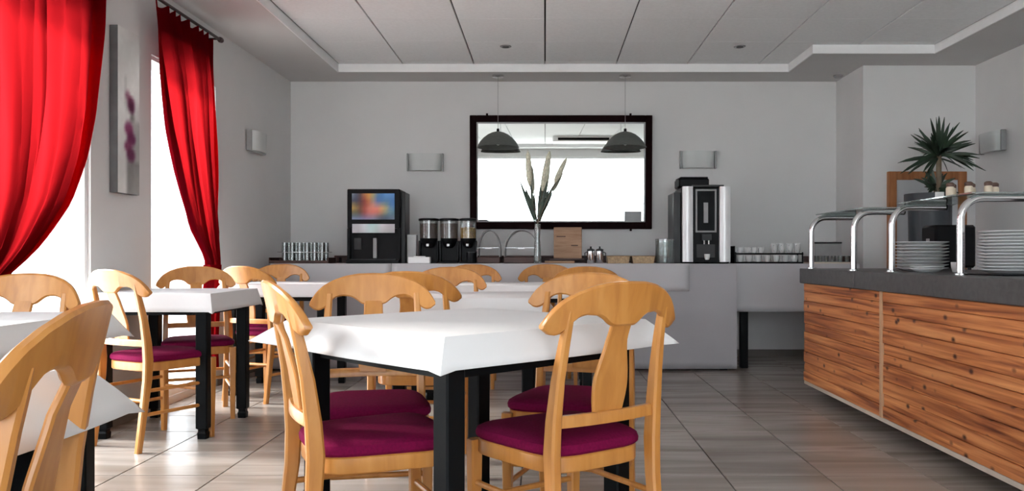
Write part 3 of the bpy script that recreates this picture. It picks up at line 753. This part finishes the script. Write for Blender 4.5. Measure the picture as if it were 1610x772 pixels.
# ---- bread bins with arched clear covers
def bread_bin(xc, wpx, lab):
    s = 176.0; r = wpx/2/s
    t = thing('bread_bin', lab, 'bread bin', (px(xc, s), 7.30, ZT), 0, 'arched clear bread bins on the buffet')
    MB().box(-r, r, -.12, .14, 0, .055, .004).build('wooden_base', 'darkwood', t)
    H = pz(362, s) - ZT; zb = .056
    prof = []
    for k in range(17):
        a = math.pi*k/16; prof.append((-r*.97*math.cos(a), zb + .05 + (H-zb-.05)*math.sin(a)))
    prof = [(-r*.97, zb)] + prof + [(r*.97, zb)]
    MB().rings([[(x, y, z) for x, z in prof] for y in (-.115, .135)], close=False, cap=False).build('clear_cover', 'acryl', t, True)
    for y in (-.115, .135):
        MB().tube([(x, y, z) for x, z in prof], .0055, 6).build('arch_rim', 'grey', t, True)
    MB().box(-r*.95, r*.95, -.10, .12, .135, .139).build('inner_shelf', 'acryl', t)
    MB().box(-.03, .03, -.128, -.120, .125, .137, .002).build('handle', 'silver', t)
bread_bin(769, 36, 'left arched clear bread bin, beside the golden cereal dispenser')
bread_bin(820, 54, 'right arched clear bread bin behind the flower vase')
# ---- vase with leaves and plumes
S = 180.0
t = thing('flower_vase', 'slim glass vase with three pale plumes and dark leaves before the mirror', 'vase', (px(845, S), 7.12, ZT))
H = pz(352, S) - ZT
MB().lathe([(.032, 0), (.034, .01), (.030, .12), (.022, .22), (.030, H), (.027, H), (.019, .22), (.026, .12), (.028, .02), (.001, .016)], n=20).build('vase_body', 'smoke', t, True)
def vp(xp, yp, dy=0): return (px(xp, S)-px(845, S), dy, pz(yp, S)-ZT)
for top_, base_, wv, nm in (((830, 237), (833, 292), .026, 0), ((864, 238), (853, 300), .029, 1), ((891, 248), (872, 287), .022, 2)):
    a, b_ = Vector(vp(*base_)), Vector(vp(*top_)); q = []
    MB().tube([(0, 0, H*.3), (0, 0, H), tuple(a*.6 + Vector((0, 0, H))*.4), tuple(a)], .0025, 5).build('stalk', 'stem', t)
    pts = [tuple(a + (b_-a)*k/8) for k in range(9)]
    MB().tube(pts, [wv*v for v in (.3, .8, 1, 1.05, 1.05, 1, .9, .75, .2)], 9).build('plume', 'plume', t, True)
def blade(mb, a, b, wd, sag=.0, roll=0.0, n=6):
    a, b = Vector(a), Vector(b); d = b - a; side = d.cross(Vector((0, 1, 0)));
    if side.length < 1e-4: side = Vector((1, 0, 0))
    side.normalize(); side = Matrix.Rotation(roll, 3, d.normalized()) @ side
    nrm = d.cross(side).normalized(); rs = []
    for k in range(n+1):
        f = k/n; c = a + d*f + Vector((0, 0, -sag*f*f)); h = wd*math.sin(math.pi*min(max(f*.92+.06, 0), 1))**.8 + .0006
        rs.append([tuple(c - side*h), tuple(c + nrm*h*.22), tuple(c + side*h), tuple(c - nrm*.0012)])
    mb.rings(rs)
for (p0, p1, wd) in (((842, 352), (817, 283), .012), ((842, 345), (826, 295), .013), ((838, 330), (835, 290), .011), ((846, 352), (850, 290), .014),
                     ((848, 345), (860, 285), .016), ((850, 335), (872, 288), .013), ((848, 340), (858, 300), .014), ((841, 338), (822, 300), .010), ((850, 330), (853, 275), .012), ((849, 322), (864, 298), .012)):
    mb = MB(); blade(mb, vp(*p0, random.uniform(-.01, .01)), vp(*p1, random.uniform(-.04, .04)), wd, roll=random.uniform(-.3, .3)); mb.build('leaf', 'leaf', t, True)
t = thing('wooden_ledge', 'long low dark wooden ledge along the wall behind the bread bins and baskets', 'ledge', (px(790, 172), 7.58, ZT))
hw = (1058-522)/2/172
MB().box(-hw, hw, -.06, .06, .050, .068, .003).build('ledge_board', 'darkwood', t)
for xx in (-hw+.03, -.4, .4, hw-.03): MB().box(xx-.012, xx+.012, -.055, .055, 0, .050).build('ledge_support', 'darkwood', t)
MB().box(-hw, hw, .045, .06, 0, .050).build('back_board', 'darkwood', t)
# ---- wooden box, risers, jugs, baskets
S = 178.0
t = thing('serving_board', 'upright brown wooden box below the mirror, beside the vase', 'box', (px(893, S), 7.28, ZT+.042))
MB().box(-.125, .125, -.04, .04, .0, pz(357, S)-ZT-.042, .003).build('box_body', 'cardboard', t)
MB().box(-.10, -.02, -.0415, -.0405, .19, .20).box(.03, .09, -.0415, -.0405, .11, .12).build('slot', 'brown', t)
t = thing('wooden_riser', 'low dark wooden riser running under the brown box', 'riser', (px(895, S), 7.28, ZT))
MB().box(-.17, .17, -.10, .10, .028, .0415, .002).build('riser_top', 'darkwood', t)
MB().box(-.17, -.15, -.10, .10, 0, .028).box(.15, .17, -.10, .10, 0, .028).build('riser_side', 'darkwood', t)
o = MB().box(-.13, .13, -.03, .03, 0, .022, .003).build('wooden_block', 'cardboard', None); o.location = (px(880, 182), 7.09, ZT)
tag(o, 'flat pale wooden block before the dark riser, left of the steel jugs', 'block')
for k, xp in enumerate((929, 943)):
    t = thing('steel_jug', f'{("left", "right")[k]} one of two small polished steel jugs beside the wooden box', 'jug', (px(xp, 181), 7.08, ZT), math.pi*(1-k), 'small steel jugs')
    MB().lathe([(.030, 0), (.032, .004), (.032, .105), (.028, .108)], n=22).build('jug_body', 'chrome', t, True)
    MB().lathe([(.033, .108), (.033, .122), (.008, .130), (.008, .145), (.001, .148)], n=22).build('lid', 'dgrey', t, True)
    MB().tube([(.031, .0, .10), (.052, .0, .09), (.052, .0, .04), (.031, .0, .03)], .004, 6).build('handle', 'dgrey', t, True)
for k, (xa, xb) in enumerate(((954, 989), (993, 1028))):
    s = 180.0; hw = (xb-xa)/2/s
    t = thing('bread_basket', f'{("left", "right")[k]} low beige basket between the steel jugs and coffee machine', 'basket', (px((xa+xb)/2, s), 7.14, ZT), 0, 'low beige baskets')
    rs = []
    for (q, z) in ((.92, 0), (1, .058), (.94, .058), (.86, .008)):
        rs.append([(-hw*q, -.09*q, z), (hw*q, -.09*q, z), (hw*q, .09*q, z), (-hw*q, .09*q, z)])
    MB().rings(rs).build('basket_body', 'basket', t)
    mb = MB(); mb.tube([(-hw, -.09, .06), (hw, -.09, .06), (hw, .09, .06), (-hw, .09, .06), (-hw, -.09, .06)], .005, 6); mb.build('basket_rim', 'basket', t, True)
# ---- clear canister beside coffee machine
t = thing('glass_canister', 'clear grey canister standing left of the coffee machine', 'canister', (px(1046, 180), 7.14, ZT))
MB().lathe([(.078, 0), (.082, .006), (.082, .20), (.078, .20), (.076, .008), (.001, .008)], n=26).build('canister_body', 'smoke', t, True)
MB().lathe([(.084, .20), (.084, .212), (.03, .218)], n=26).build('lid', 'acryl', t, True)
# ---- coffee machine
S = 181.0; zc_ = ZT
cc = px(1111, S)
t = thing('coffee_machine', 'tall coffee machine with two bright silver columns and black front', 'coffee machine', (cc, 7.07, zc_))
def cpx(x): return px(x, S) - cc
def cpz(y): return pz(y, S) - zc_
Hm = cpz(292)
MB().box(cpx(1073), cpx(1149), .06, .42, .0, Hm-.01, .006).build('machine_body', 'black2', t)
MB().box(cpx(1062), cpx(1073), .10, .44, .0, Hm-.05, .004).build('side_unit', 'dgrey', t)
for a, b_ in ((1074, 1090), (1132.5, 1149)):
    x0, x1 = cpx(a), cpx(b_); n = 7
    rs = []
    for z in (.012, Hm-.005):
        lp = [(x0 + (x1-x0)*k/n, .0 + .016*((k/n-.5)*2)**2, z) for k in range(n+1)]
        rs.append(lp + [(x1, .058, z), (x0, .058, z)])
    MB().rings(rs).build('column_panel', 'silver', t, True)
MB().box(cpx(1070), cpx(1118), .08, .34, Hm-.008, Hm+.075, .012).build('bean_hopper', 'black2', t, True)
MB().box(cpx(1072), cpx(1116), .075, .345, Hm+.075, Hm+.085, .004).build('hopper_lid', 'dgrey', t)
MB().box(cpx(1090), cpx(1140), .04, .30, Hm-.008, Hm+.012, .004).build('top_panel', 'dgrey', t)
mb = MB(); x0, x1, z0, z1 = cpx(1095), cpx(1128), cpz(365), cpz(297); b_ = .014
mb.box(x0, x0+b_, .04, .062, z0, z1).box(x1-b_, x1, .04, .062, z0, z1).box(x0+b_, x1-b_, .04, .062, z0, z0+b_).box(x0+b_, x1-b_, .04, .062, z1-b_, z1)
fr = mb.build('display_frame', 'grey', t)
MB().box(x0+b_, x1-b_, .052, .060, z0+b_, z1-b_).build('display_glass', 'black', t)
MB().box(cpx(1108), cpx(1115), .046, .0515, cpz(350), cpz(318), .001).build('menu_strip', 'grey', t)
MB().box(cpx(1104), cpx(1119), .0, .06, cpz(378), cpz(368), .003).build('spout_head', 'dgrey', t)
for xx in (1108, 1115): MB().lathe([(.006, cpz(384)), (.008, cpz(378))], cpx(xx), .02, 10).build('spout', 'chrome', t, True)
MB().box(cpx(1097), cpx(1126), .050, .061, cpz(405), cpz(384), .001).build('cup_bay', 'dgrey', t)
MB().box(cpx(1092), cpx(1131), .0, .06, .006, .03, .003).build('drip_tray', 'black', t)
cup(cc+cpx(1112), 7.083, zc_+.031, 'coffee_glass', 'small cup standing on the drip tray of the coffee machine', None, .026, .05, handle=False)
# ---- cup racks
S = 180.0
t = thing('cup_rack', 'black two-tier rack of cups right of the coffee machine', 'rack', (px(1211, S), 7.22, ZN))
hw = (1266-1158)/2/S
for z in (.004, .082):
    MB().box(-hw, hw, -.08, .08, z-.004, z+.010, .002).build('rack_shelf', 'black2', t)
for sx in (-1, 1):
    for sy in (-1, 1): MB().box(sx*(hw-.006)-.005, sx*(hw-.006)+.005, sy*.07-.005, sy*.07+.005, 0, .10).build('rack_post', 'black2', t)
MB().box(-hw-.006, -hw, -.08, .08, 0, .155, .002).build('end_panel', 'black2', t)
for k in range(7):
    cup(px(1211, S)-hw+.055+k*.080, 7.19, ZN+.0145, 'espresso_cup', f'white cup on lower shelf of cup rack, {ordn(k, 7)}', 'cups on the lower rack shelf', .031, .058, hang=R(200))
for k in range(4):
    cup(px(1211, S)-hw+.055+k*.062, 7.19, ZN+.0925, 'espresso_cup', f'small cup on upper shelf of cup rack, {ordn(k, 4)}', 'small cups on the upper rack shelf', .027, .050, hang=R(200))
for k in range(4):
    cup(px(1222, S)+k*.066, 7.19, ZN+.0925, 'coffee_cup', f'tall white cup on right half of cup rack, {ordn(k, 4)}', 'tall white cups on the upper rack shelf', .030, .085, hang=R(240))
# ---- tray with small glasses at right end
t = thing('wooden_tray', 'dark wooden tray with small glasses at the right end of the buffet', 'tray', (px(1308, 179), 7.24, ZN))
MB().box(-.20, .20, -.10, .10, 0, .012).build('tray_floor', 'beige', t)
MB().box(.19, .20, -.10, .10, .012, .065).box(-.20, -.19, -.10, .10, .012, .065).box(-.19, .19, .09, .10, .012, .065).build('tray_rim', 'darkwood', t)
gm = None
def small_glass(x, y, z, lab):
    global gm
    if gm is None:
        o = MB().lathe([(.016, 0), (.020, .055), (.018, .055), (.0145, .005), (.001, .005)], n=14).build('small_glass', 'smoke', None, True); gm = o.data
    else: o = bpy.data.objects.new('small_glass', gm); C.objects.link(o)
    o.location = (x, y, z); tag(o, lab, 'glass', 'small glasses on the dark tray')
for k in range(6): small_glass(px(1308, 179)-.15+k*.06, 7.20, ZN+.0125, f'small clear glass in dark tray at the buffet right end, {ordn(k, 6)}')
t = thing('storage_box', 'grey translucent box behind the small glasses, far right of the buffet', 'box', (px(1300, 174), 7.29, ZN+.0125))
MB().box(-.14, .10, -.03, .03, 0, .165, .006).build('box_body', 'grey', t)
MB().box(-.143, .103, -.033, .033, .1655, .178, .003).build('box_lid', 'dgrey', t)

# ================================================================ ON THE WALLS
# ---- mirror (hung leaning slightly forward)
mx0, mx1, mz0, mz1 = px(739, 161), px(1025, 161), pz(360, 161), pz(182, 161)
mh = mz1-mz0; mw = (mx1-mx0)/2
t = thing('wall_mirror', 'large rectangular mirror in a dark red frame on the back wall', 'mirror', ((mx0+mx1)/2, YB-.03, mz0))
t.rotation_euler = (R(2.0), 0, 0)
fw = .067
MB().box(-mw, -mw+fw, -.022, .012, 0, mh, .004).box(mw-fw, mw, -.022, .012, 0, mh, .004).box(-mw+fw, mw-fw, -.022, .012, 0, fw, .004).box(-mw+fw, mw-fw, -.022, .012, mh-fw, mh, .004).build('mirror_frame', 'mframe', t)
MB().box(-mw+fw, -mw+fw+.012, -.024, -.006, fw, mh-fw).box(mw-fw-.012, mw-fw, -.024, -.006, fw, mh-fw).box(-mw+fw, mw-fw, -.024, -.006, fw, fw+.012).box(-mw+fw, mw-fw, -.024, -.006, mh-fw-.012, mh-fw).build('inner_fillet', 'grey', t)
MB().box(-mw+fw, mw-fw, -.004, .004, fw, mh-fw).build('mirror_glass', 'mirror', t)
for xp, top in ((766, 1), (991, 1), (992, 0)):
    xx = px(xp, 161)-(mx0+mx1)/2
    MB().box(xx-.010, xx+.010, -.012, .008, mh if top else -.02, mh+.02 if top else 0, .003).build('hanging_clip', 'mframe', t)
MB().box(px(982, 161)-(mx0+mx1)/2, px(1009, 161)-(mx0+mx1)/2, -.0075, -.0045, pz(350, 161)-mz0, pz(332, 161)-mz0).build('corner_patch', 'grey', t)  # flat grey patch low at the right corner of the glass
# ---- sconces
def sconce(loc, rz, lab):
    t = thing('wall_sconce', lab, 'wall lamp', loc, rz, 'frosted wall lamps')
    w2, h, d = .175, .165, .085
    rs = []
    for z, q in ((-h/2, .88), (-h/2+.01, .92), (h/2-.01, 1.0), (h/2, 1.0)):
        lp = []
        for k in range(13):
            u = -1 + 2*k/12; lp.append((u*w2*q, -d*q*math.sqrt(max(0, 1-abs(u)**3.2))-.012, z))
        rs.append(lp + [(w2*q-.02, -.012, z), (-w2*q+.02, -.012, z)])
    MB().rings(rs).build('frosted_shade', 'sconce', t, True)
    MB().box(-.09, .09, -.012, 0, -.05, .05, .002).build('back_plate', 'grey', t)
    MB().box(w2-.012, w2+.003, -.055, -.012, -h/2-.004, h/2+.004, .002).build('side_clip', 'grey', t)
    MB().box(-w2-.003, -w2+.012, -.055, -.012, -h/2-.004, h/2+.004, .002).build('side_clip', 'grey', t)
sconce((px(668, 161), YB, pz(254, 162)), 0, 'frosted wall lamp above the cereal dispensers, left of the mirror')
sconce((px(1098, 161), YB, pz(250, 162)), 0, 'frosted wall lamp above the coffee machine')
sconce((XL, 6.96, pz(224, 184)), R(90), 'wall lamp seen side-on right of the far red curtain')
sconce((XR2, 1280/px(1, 1)*0 + F*XR2/(1566-CX), pz(224, (1566-CX)/XR2)), R(-90), 'wall lamp seen side-on to the right of the potted palm')
# ---- pendant lamps
def pendant(x, lab):
    Y = 7.71; s = F/Y
    t = thing('pendant_lamp', lab, 'pendant lamp', (x, Y, ZS), 0, 'grey pendant lamps before the mirror')
    zt = pz(204, s)-ZS; zb = pz(232, s)-ZS
    MB().lathe([(.001, 0), (.055, -.001), (.055, -.018), (.035, -.026), (.001, -.03)], n=22).build('ceiling_rose', 'chrome', t, True)
    MB().tube([(0, 0, -.02), (0, 0, zt+.01)], .0028, 6).build('cord', 'grey', t)
    MB().lathe([(.001, zt+.012), (.012, zt+.010), (.014, zt-.018), (.022, zt-.022)], n=14).build('lamp_cap', 'black2', t, True)
    h = zt-.018-zb
    prof = [(.022, 1.0), (.060, .93), (.100, .80), (.138, .60), (.168, .38), (.188, .16), (.200, .02), (.201, 0), (.190, .03), (.163, .34), (.132, .56), (.095, .76), (.055, .88), (.015, .94)]
    MB().lathe([(r, zb+h*q) for r, q in prof], n=32).build('shade', 'lampshade', t, True)
    MB().lathe([(.001, zb+.02), (.022, zb+.03), (.028, zb+.055), (.016, zb+.09), (.014, zb+.12)], n=14).build('bulb', 'white', t, True)
pendant(px(783, F/7.71), 'grey dome pendant lamp over the left mirror corner')
pendant(px(983, F/7.71), 'grey dome pendant lamp over the right mirror corner')
# ---- ceiling fittings
for xp, lab in ((795, 'small round ceiling light above the left pendant lamp'), (1163, 'small round ceiling light above the coffee machine')):
    o = MB().lathe([(.001, -.006), (.045, -.006), (.05, 0), (.03, .003)], n=20)
    t = thing('ceiling_spot', lab, 'ceiling light', (px(xp, F/6.92), 6.92, ZC-.0005)); o.build('spot_rim', 'grey', t, True)
    MB().lathe([(.001, -.010), (.028, -.010), (.03, -.0065)], n=16).build('spot_lens', 'dgrey', t, True)
t = thing('smoke_detector', 'tiny white detector under the lowered ceiling near the right corner', 'detector', (2.78, 7.72, ZS))
MB().lathe([(.001, -.028), (.03, -.026), (.045, -.012), (.045, 0)], n=20).build('detector_body', 'grey', t, True)
t = thing('air_conditioner', 'white ceiling air conditioner, seen only in the mirror', 'air conditioner', (.75, -.4, ZC))
MB().box(-.60, .60, -.35, .35, -.11, -.001, .012).build('unit_body', 'white', t)
MB().box(-.50, .50, .352, .356, -.085, -.035).build('air_slot', 'black2', t)
# ---- canvas painting on the pillar
cy0, cy1, cz0, cz1 = 4.665, 4.915, 1.353, 2.315
t = thing('canvas_painting', 'narrow tall canvas of purple flowers on grey, between the two windows', 'painting', (XL, (cy0+cy1)/2, 0))
hy = (cy1-cy0)/2
MB().box(.004, .050, -hy, hy, cz0, cz1, .002).build('canvas_frame', 'canvas_side', t)
cols = []; rr = random.Random(11)
blobs = [(.44, .60, .045, (95, 15, 60)), (.40, .45, .030, (140, 70, 100)), (.47, .62, .04, (75, 10, 50)), (.60, .5, .05, (130, 45, 95)), (.66, .62, .05, (100, 20, 70)), (.71, .45, .04, (115, 35, 80)), (.76, .6, .05, (85, 15, 60)), (.53, .66, .03, (120, 120, 118))]
for r in range(60):
    row = []
    for c in range(16):
        v, u = (r+.5)/60, (c+.5)/16
        g = 228 - 22*math.sin(v*9+u*2)*(.5+.5*u) + rr.uniform(-6, 6)
        if .28 < v < .5 and abs(u-.35-(v-.3)*.2) < .04: g -= 40
        if v > .55 and u > .38: g -= 34 + 30*(v-.55)
        if v > .80 and u > .42: g -= 38
        col = [g, g+1, g-1]
        for (bv, bu, rad, bc) in blobs:
            d = math.hypot((v-bv)*1.0, (u-bu)*.22)
            f = max(0, 1-d/rad); f = min(1, f*3.5) * rr.uniform(.7, 1)
            col = [a*(1-f)+b*f for a, b in zip(col, bc)]
        row.append(tuple(max(0, q) for q in col))
    cols.append(row)
og = color_grid('painted_front', cols, -hy+.001, hy-.001, .0512, cz0+.001, cz1-.001, 'canvas', t, axis='y')

# ================================================================ CURTAINS
def curtain(name, lab, near, farr, ztop, ztie, folds, seed, xr=-2.40, zbot=.18):
    """near/farr: (z, y) tables of the two side edges from the rod down to the floor"""
    rn = random.Random(seed); NU, NV = 150, 46
    t = thing(name, lab, 'curtain', (0, 0, 0), 0, 'red curtains on the left wall')
    bm = bmesh.new(); rows = []
    ph = [rn.uniform(-.35, .35) for _ in range(40)]
    for j in range(NV+1):
        z = ztop - (ztop-zbot)*j/NV
        ya, yb = smoothtab(near, z, .04), smoothtab(farr, z, .04)
        width = yb - ya; amp = min(.034, .012 + .022*min(1, (ztop-z)*2.5))
        if width < .4: amp = .018 + .03*width
        row = []
        for i in range(NU+1):
            u = i/NU
            k = u*folds; fi = int(min(k, folds-1e-6)); 
            phase = 2*math.pi*(k + .25*math.sin(k*1.7+seed))
            head = max(0, 1-(ztop-z)/.14)
            x = xr + amp*math.sin(phase) + .006*math.sin(z*5+k*2.3)*(1-head) + .010*math.sin(phase*2.3+z*3)*(.3+.7*min(1, (ztop-z)))
            y = ya + width*(u + .012*math.sin(phase*1.0+1.2))
            zz = z + (.016*math.sin(phase*1.0) if j == 0 else 0)
            row.append(bm.verts.new((x, y, zz)))
        rows.append(row)
    for a, b in zip(rows, rows[1:]):
        for i in range(NU): bm.faces.new((a[i], a[i+1], b[i+1], b[i]))
    P = [[tuple(v.co) for v in r_] for r_ in rows]
    mb = MB(); mb.bm.free(); mb.bm = bm
    mb.build('curtain_fabric', 'curtain', t, True)
    for (i0, i1, j0, j1, nm) in ((0, NU, 0, 3, 'heading_band'), (0, 7, 3, NV, 'hem'), (NU-7, NU, 3, NV, 'hem')):
        b2 = bmesh.new(); g = [[b2.verts.new((P[j][i][0]+.004, P[j][i][1], P[j][i][2])) for i in range(i0, i1+1)] for j in range(j0, j1+1)]
        for a, b in zip(g, g[1:]):
            for i in range(len(a)-1): b2.faces.new((a[i], a[i+1], b[i+1], b[i]))
        mb = MB(); mb.bm.free(); mb.bm = b2; mb.build(nm, 'curtain', t, True)
    ya, yb = smoothtab(near, ztie, .04), smoothtab(farr, ztie, .04)
    cyy, ry = (ya+yb)/2, (yb-ya)/2+.012
    mb = MB(); ring = [(xr+.055*math.cos(a), cyy+ry*math.sin(a), ztie+.0) for a in [2*math.pi*k/20 for k in range(21)]]
    rs = [[(p[0], p[1], p[2]-.025) for p in ring[:-1]], [(p[0], p[1], p[2]+.025) for p in ring[:-1]]]
    mb.rings(rs, cap=False); mb.build('tieback', 'curtain', t, True)
    return t
far_side = [(.15, 5.96), (.9, 5.955), (1.3, 5.93), (2.6, 5.87)]
sweep2 = [(.15, 5.70), (.80, 5.78), (.93, 5.80), (.98, 5.775), (1.17, 5.52), (1.35, 5.39), (1.535, 5.28), (1.80, 5.165), (2.24, 5.06), (2.53, 4.99), (2.6, 4.985)]
curtain('window_curtain', 'far red curtain swept to the right of the second window', sweep2, far_side, 2.555, .90, 8, 2)
sweep1 = [(.15, 3.50), (.80, 3.50), (.88, 3.56), (.95, 3.70), (1.056, 3.85), (1.25, 4.06), (1.49, 4.20), (1.73, 4.28), (2.05, 4.335), (2.365, 4.38), (2.6, 4.41)]
near_side = [(.15, 3.34), (.9, 3.36), (1.3, 3.34), (2.6, 3.18)]
curtain('window_curtain', 'big red curtain swept left at the top left of the photo', near_side, sweep1, 2.60, .87, 9, 5)
def rod(y0, y1, z, lab):
    t = thing('curtain_rod', lab, 'curtain rod', (-2.40, (y0+y1)/2, z), 0, 'dark curtain rods')
    h = (y1-y0)/2
    MB().tube([(0, -h, 0), (0, h, 0)], .011, 10).build('rod_bar', 'rod', t, True)
    for s_ in (-1, 1):
        MB().lathe([(.001, -.03), (.018, -.02), (.022, 0), (.018, .02), (.001, .03)], n=12, mtx=Matrix.Translation((0, s_*h, 0)) @ Matrix.Rotation(R(90), 4, 'X')).build('finial', 'rod', t, True)
        MB().tube([(-.10, s_*(h-.03), 0), (0, s_*(h-.03), 0)], .008, 8).build('bracket', 'rod', t, True)
rod(4.95, 6.02, 2.585, 'dark rod of the far curtain, right of the painting')
rod(3.1, 4.46, 2.63, 'dark rod of the big near curtain, above the photo edge')

# ================================================================ RIGHT REAR CORNER
s = 1280/7.30
fx0, fx1, fz1 = px(1395, s), px(1518, s), pz(270, s)
t = thing('framed_board', 'pale board in an orange wooden frame behind the potted palm', 'board', ((fx0+fx1)/2, YS-.03, .80))
hw = (fx1-fx0)/2; h = fz1-.80; fw = .075
MB().box(-hw, -hw+fw, -.02, .025, 0, h, .004).box(hw-fw, hw, -.02, .025, 0, h, .004).box(-hw+fw, hw-fw, -.02, .025, 0, fw, .004).box(-hw+fw, hw-fw, -.02, .025, h-fw, h, .004).build('wooden_frame', 'orangewood', t)
MB().box(-hw+fw, hw-fw, .0, .02, fw, h-fw).build('pale_panel', 'board', t)
YP = 6.65; s = F/YP
pxc = px(1462, s)
t = thing('potted_palm', 'spiky dark green palm in a tall slate planter behind the counter', 'plant', (pxc, YP, 0))
zr, zr0 = pz(305, s), pz(324, s)
MB().lathe([(.13, 0), (.15, .01), (.165, zr0), (.195, zr0+.01), (.195, zr), (.175, zr), (.165, zr-.04), (.001, zr-.045)], n=4*7).build('planter_pot', 'planter', t, True)
tx = px(1476, s)-pxc; zc0 = pz(243, s)
MB().tube([(tx*.6, 0, zr-.06), (tx, 0, pz(285, s)), (tx, 0, zc0)], [.028, .022, .02], 10).build('trunk', 'stem', t, True)
rr = random.Random(5)
def head(cx, cz, n, L0, name='leaf', droop=.1):
    for k in range(n):
        az = rr.uniform(0, 2*math.pi); el = rr.choice([rr.uniform(-.45, .2), rr.uniform(.1, .8), rr.uniform(.5, 1.45)])
        L_ = L0*rr.uniform(.75, 1.08)
        d = Vector((math.cos(az)*math.cos(el), math.sin(az)*math.cos(el), math.sin(el)))
        a = Vector((cx, 0, cz + rr.uniform(-.03, .03)))
        mb = MB(); blade(mb, a, a + d*L_, .013, sag=droop*math.cos(el)*rr.uniform(.3, 1), roll=rr.uniform(-.8, .8), n=5)
        mb.build(name, 'leaf', t, True)
head(tx, zc0, 78, .33)
head(tx-.02, pz(296, s), 36, .19, droop=.05)
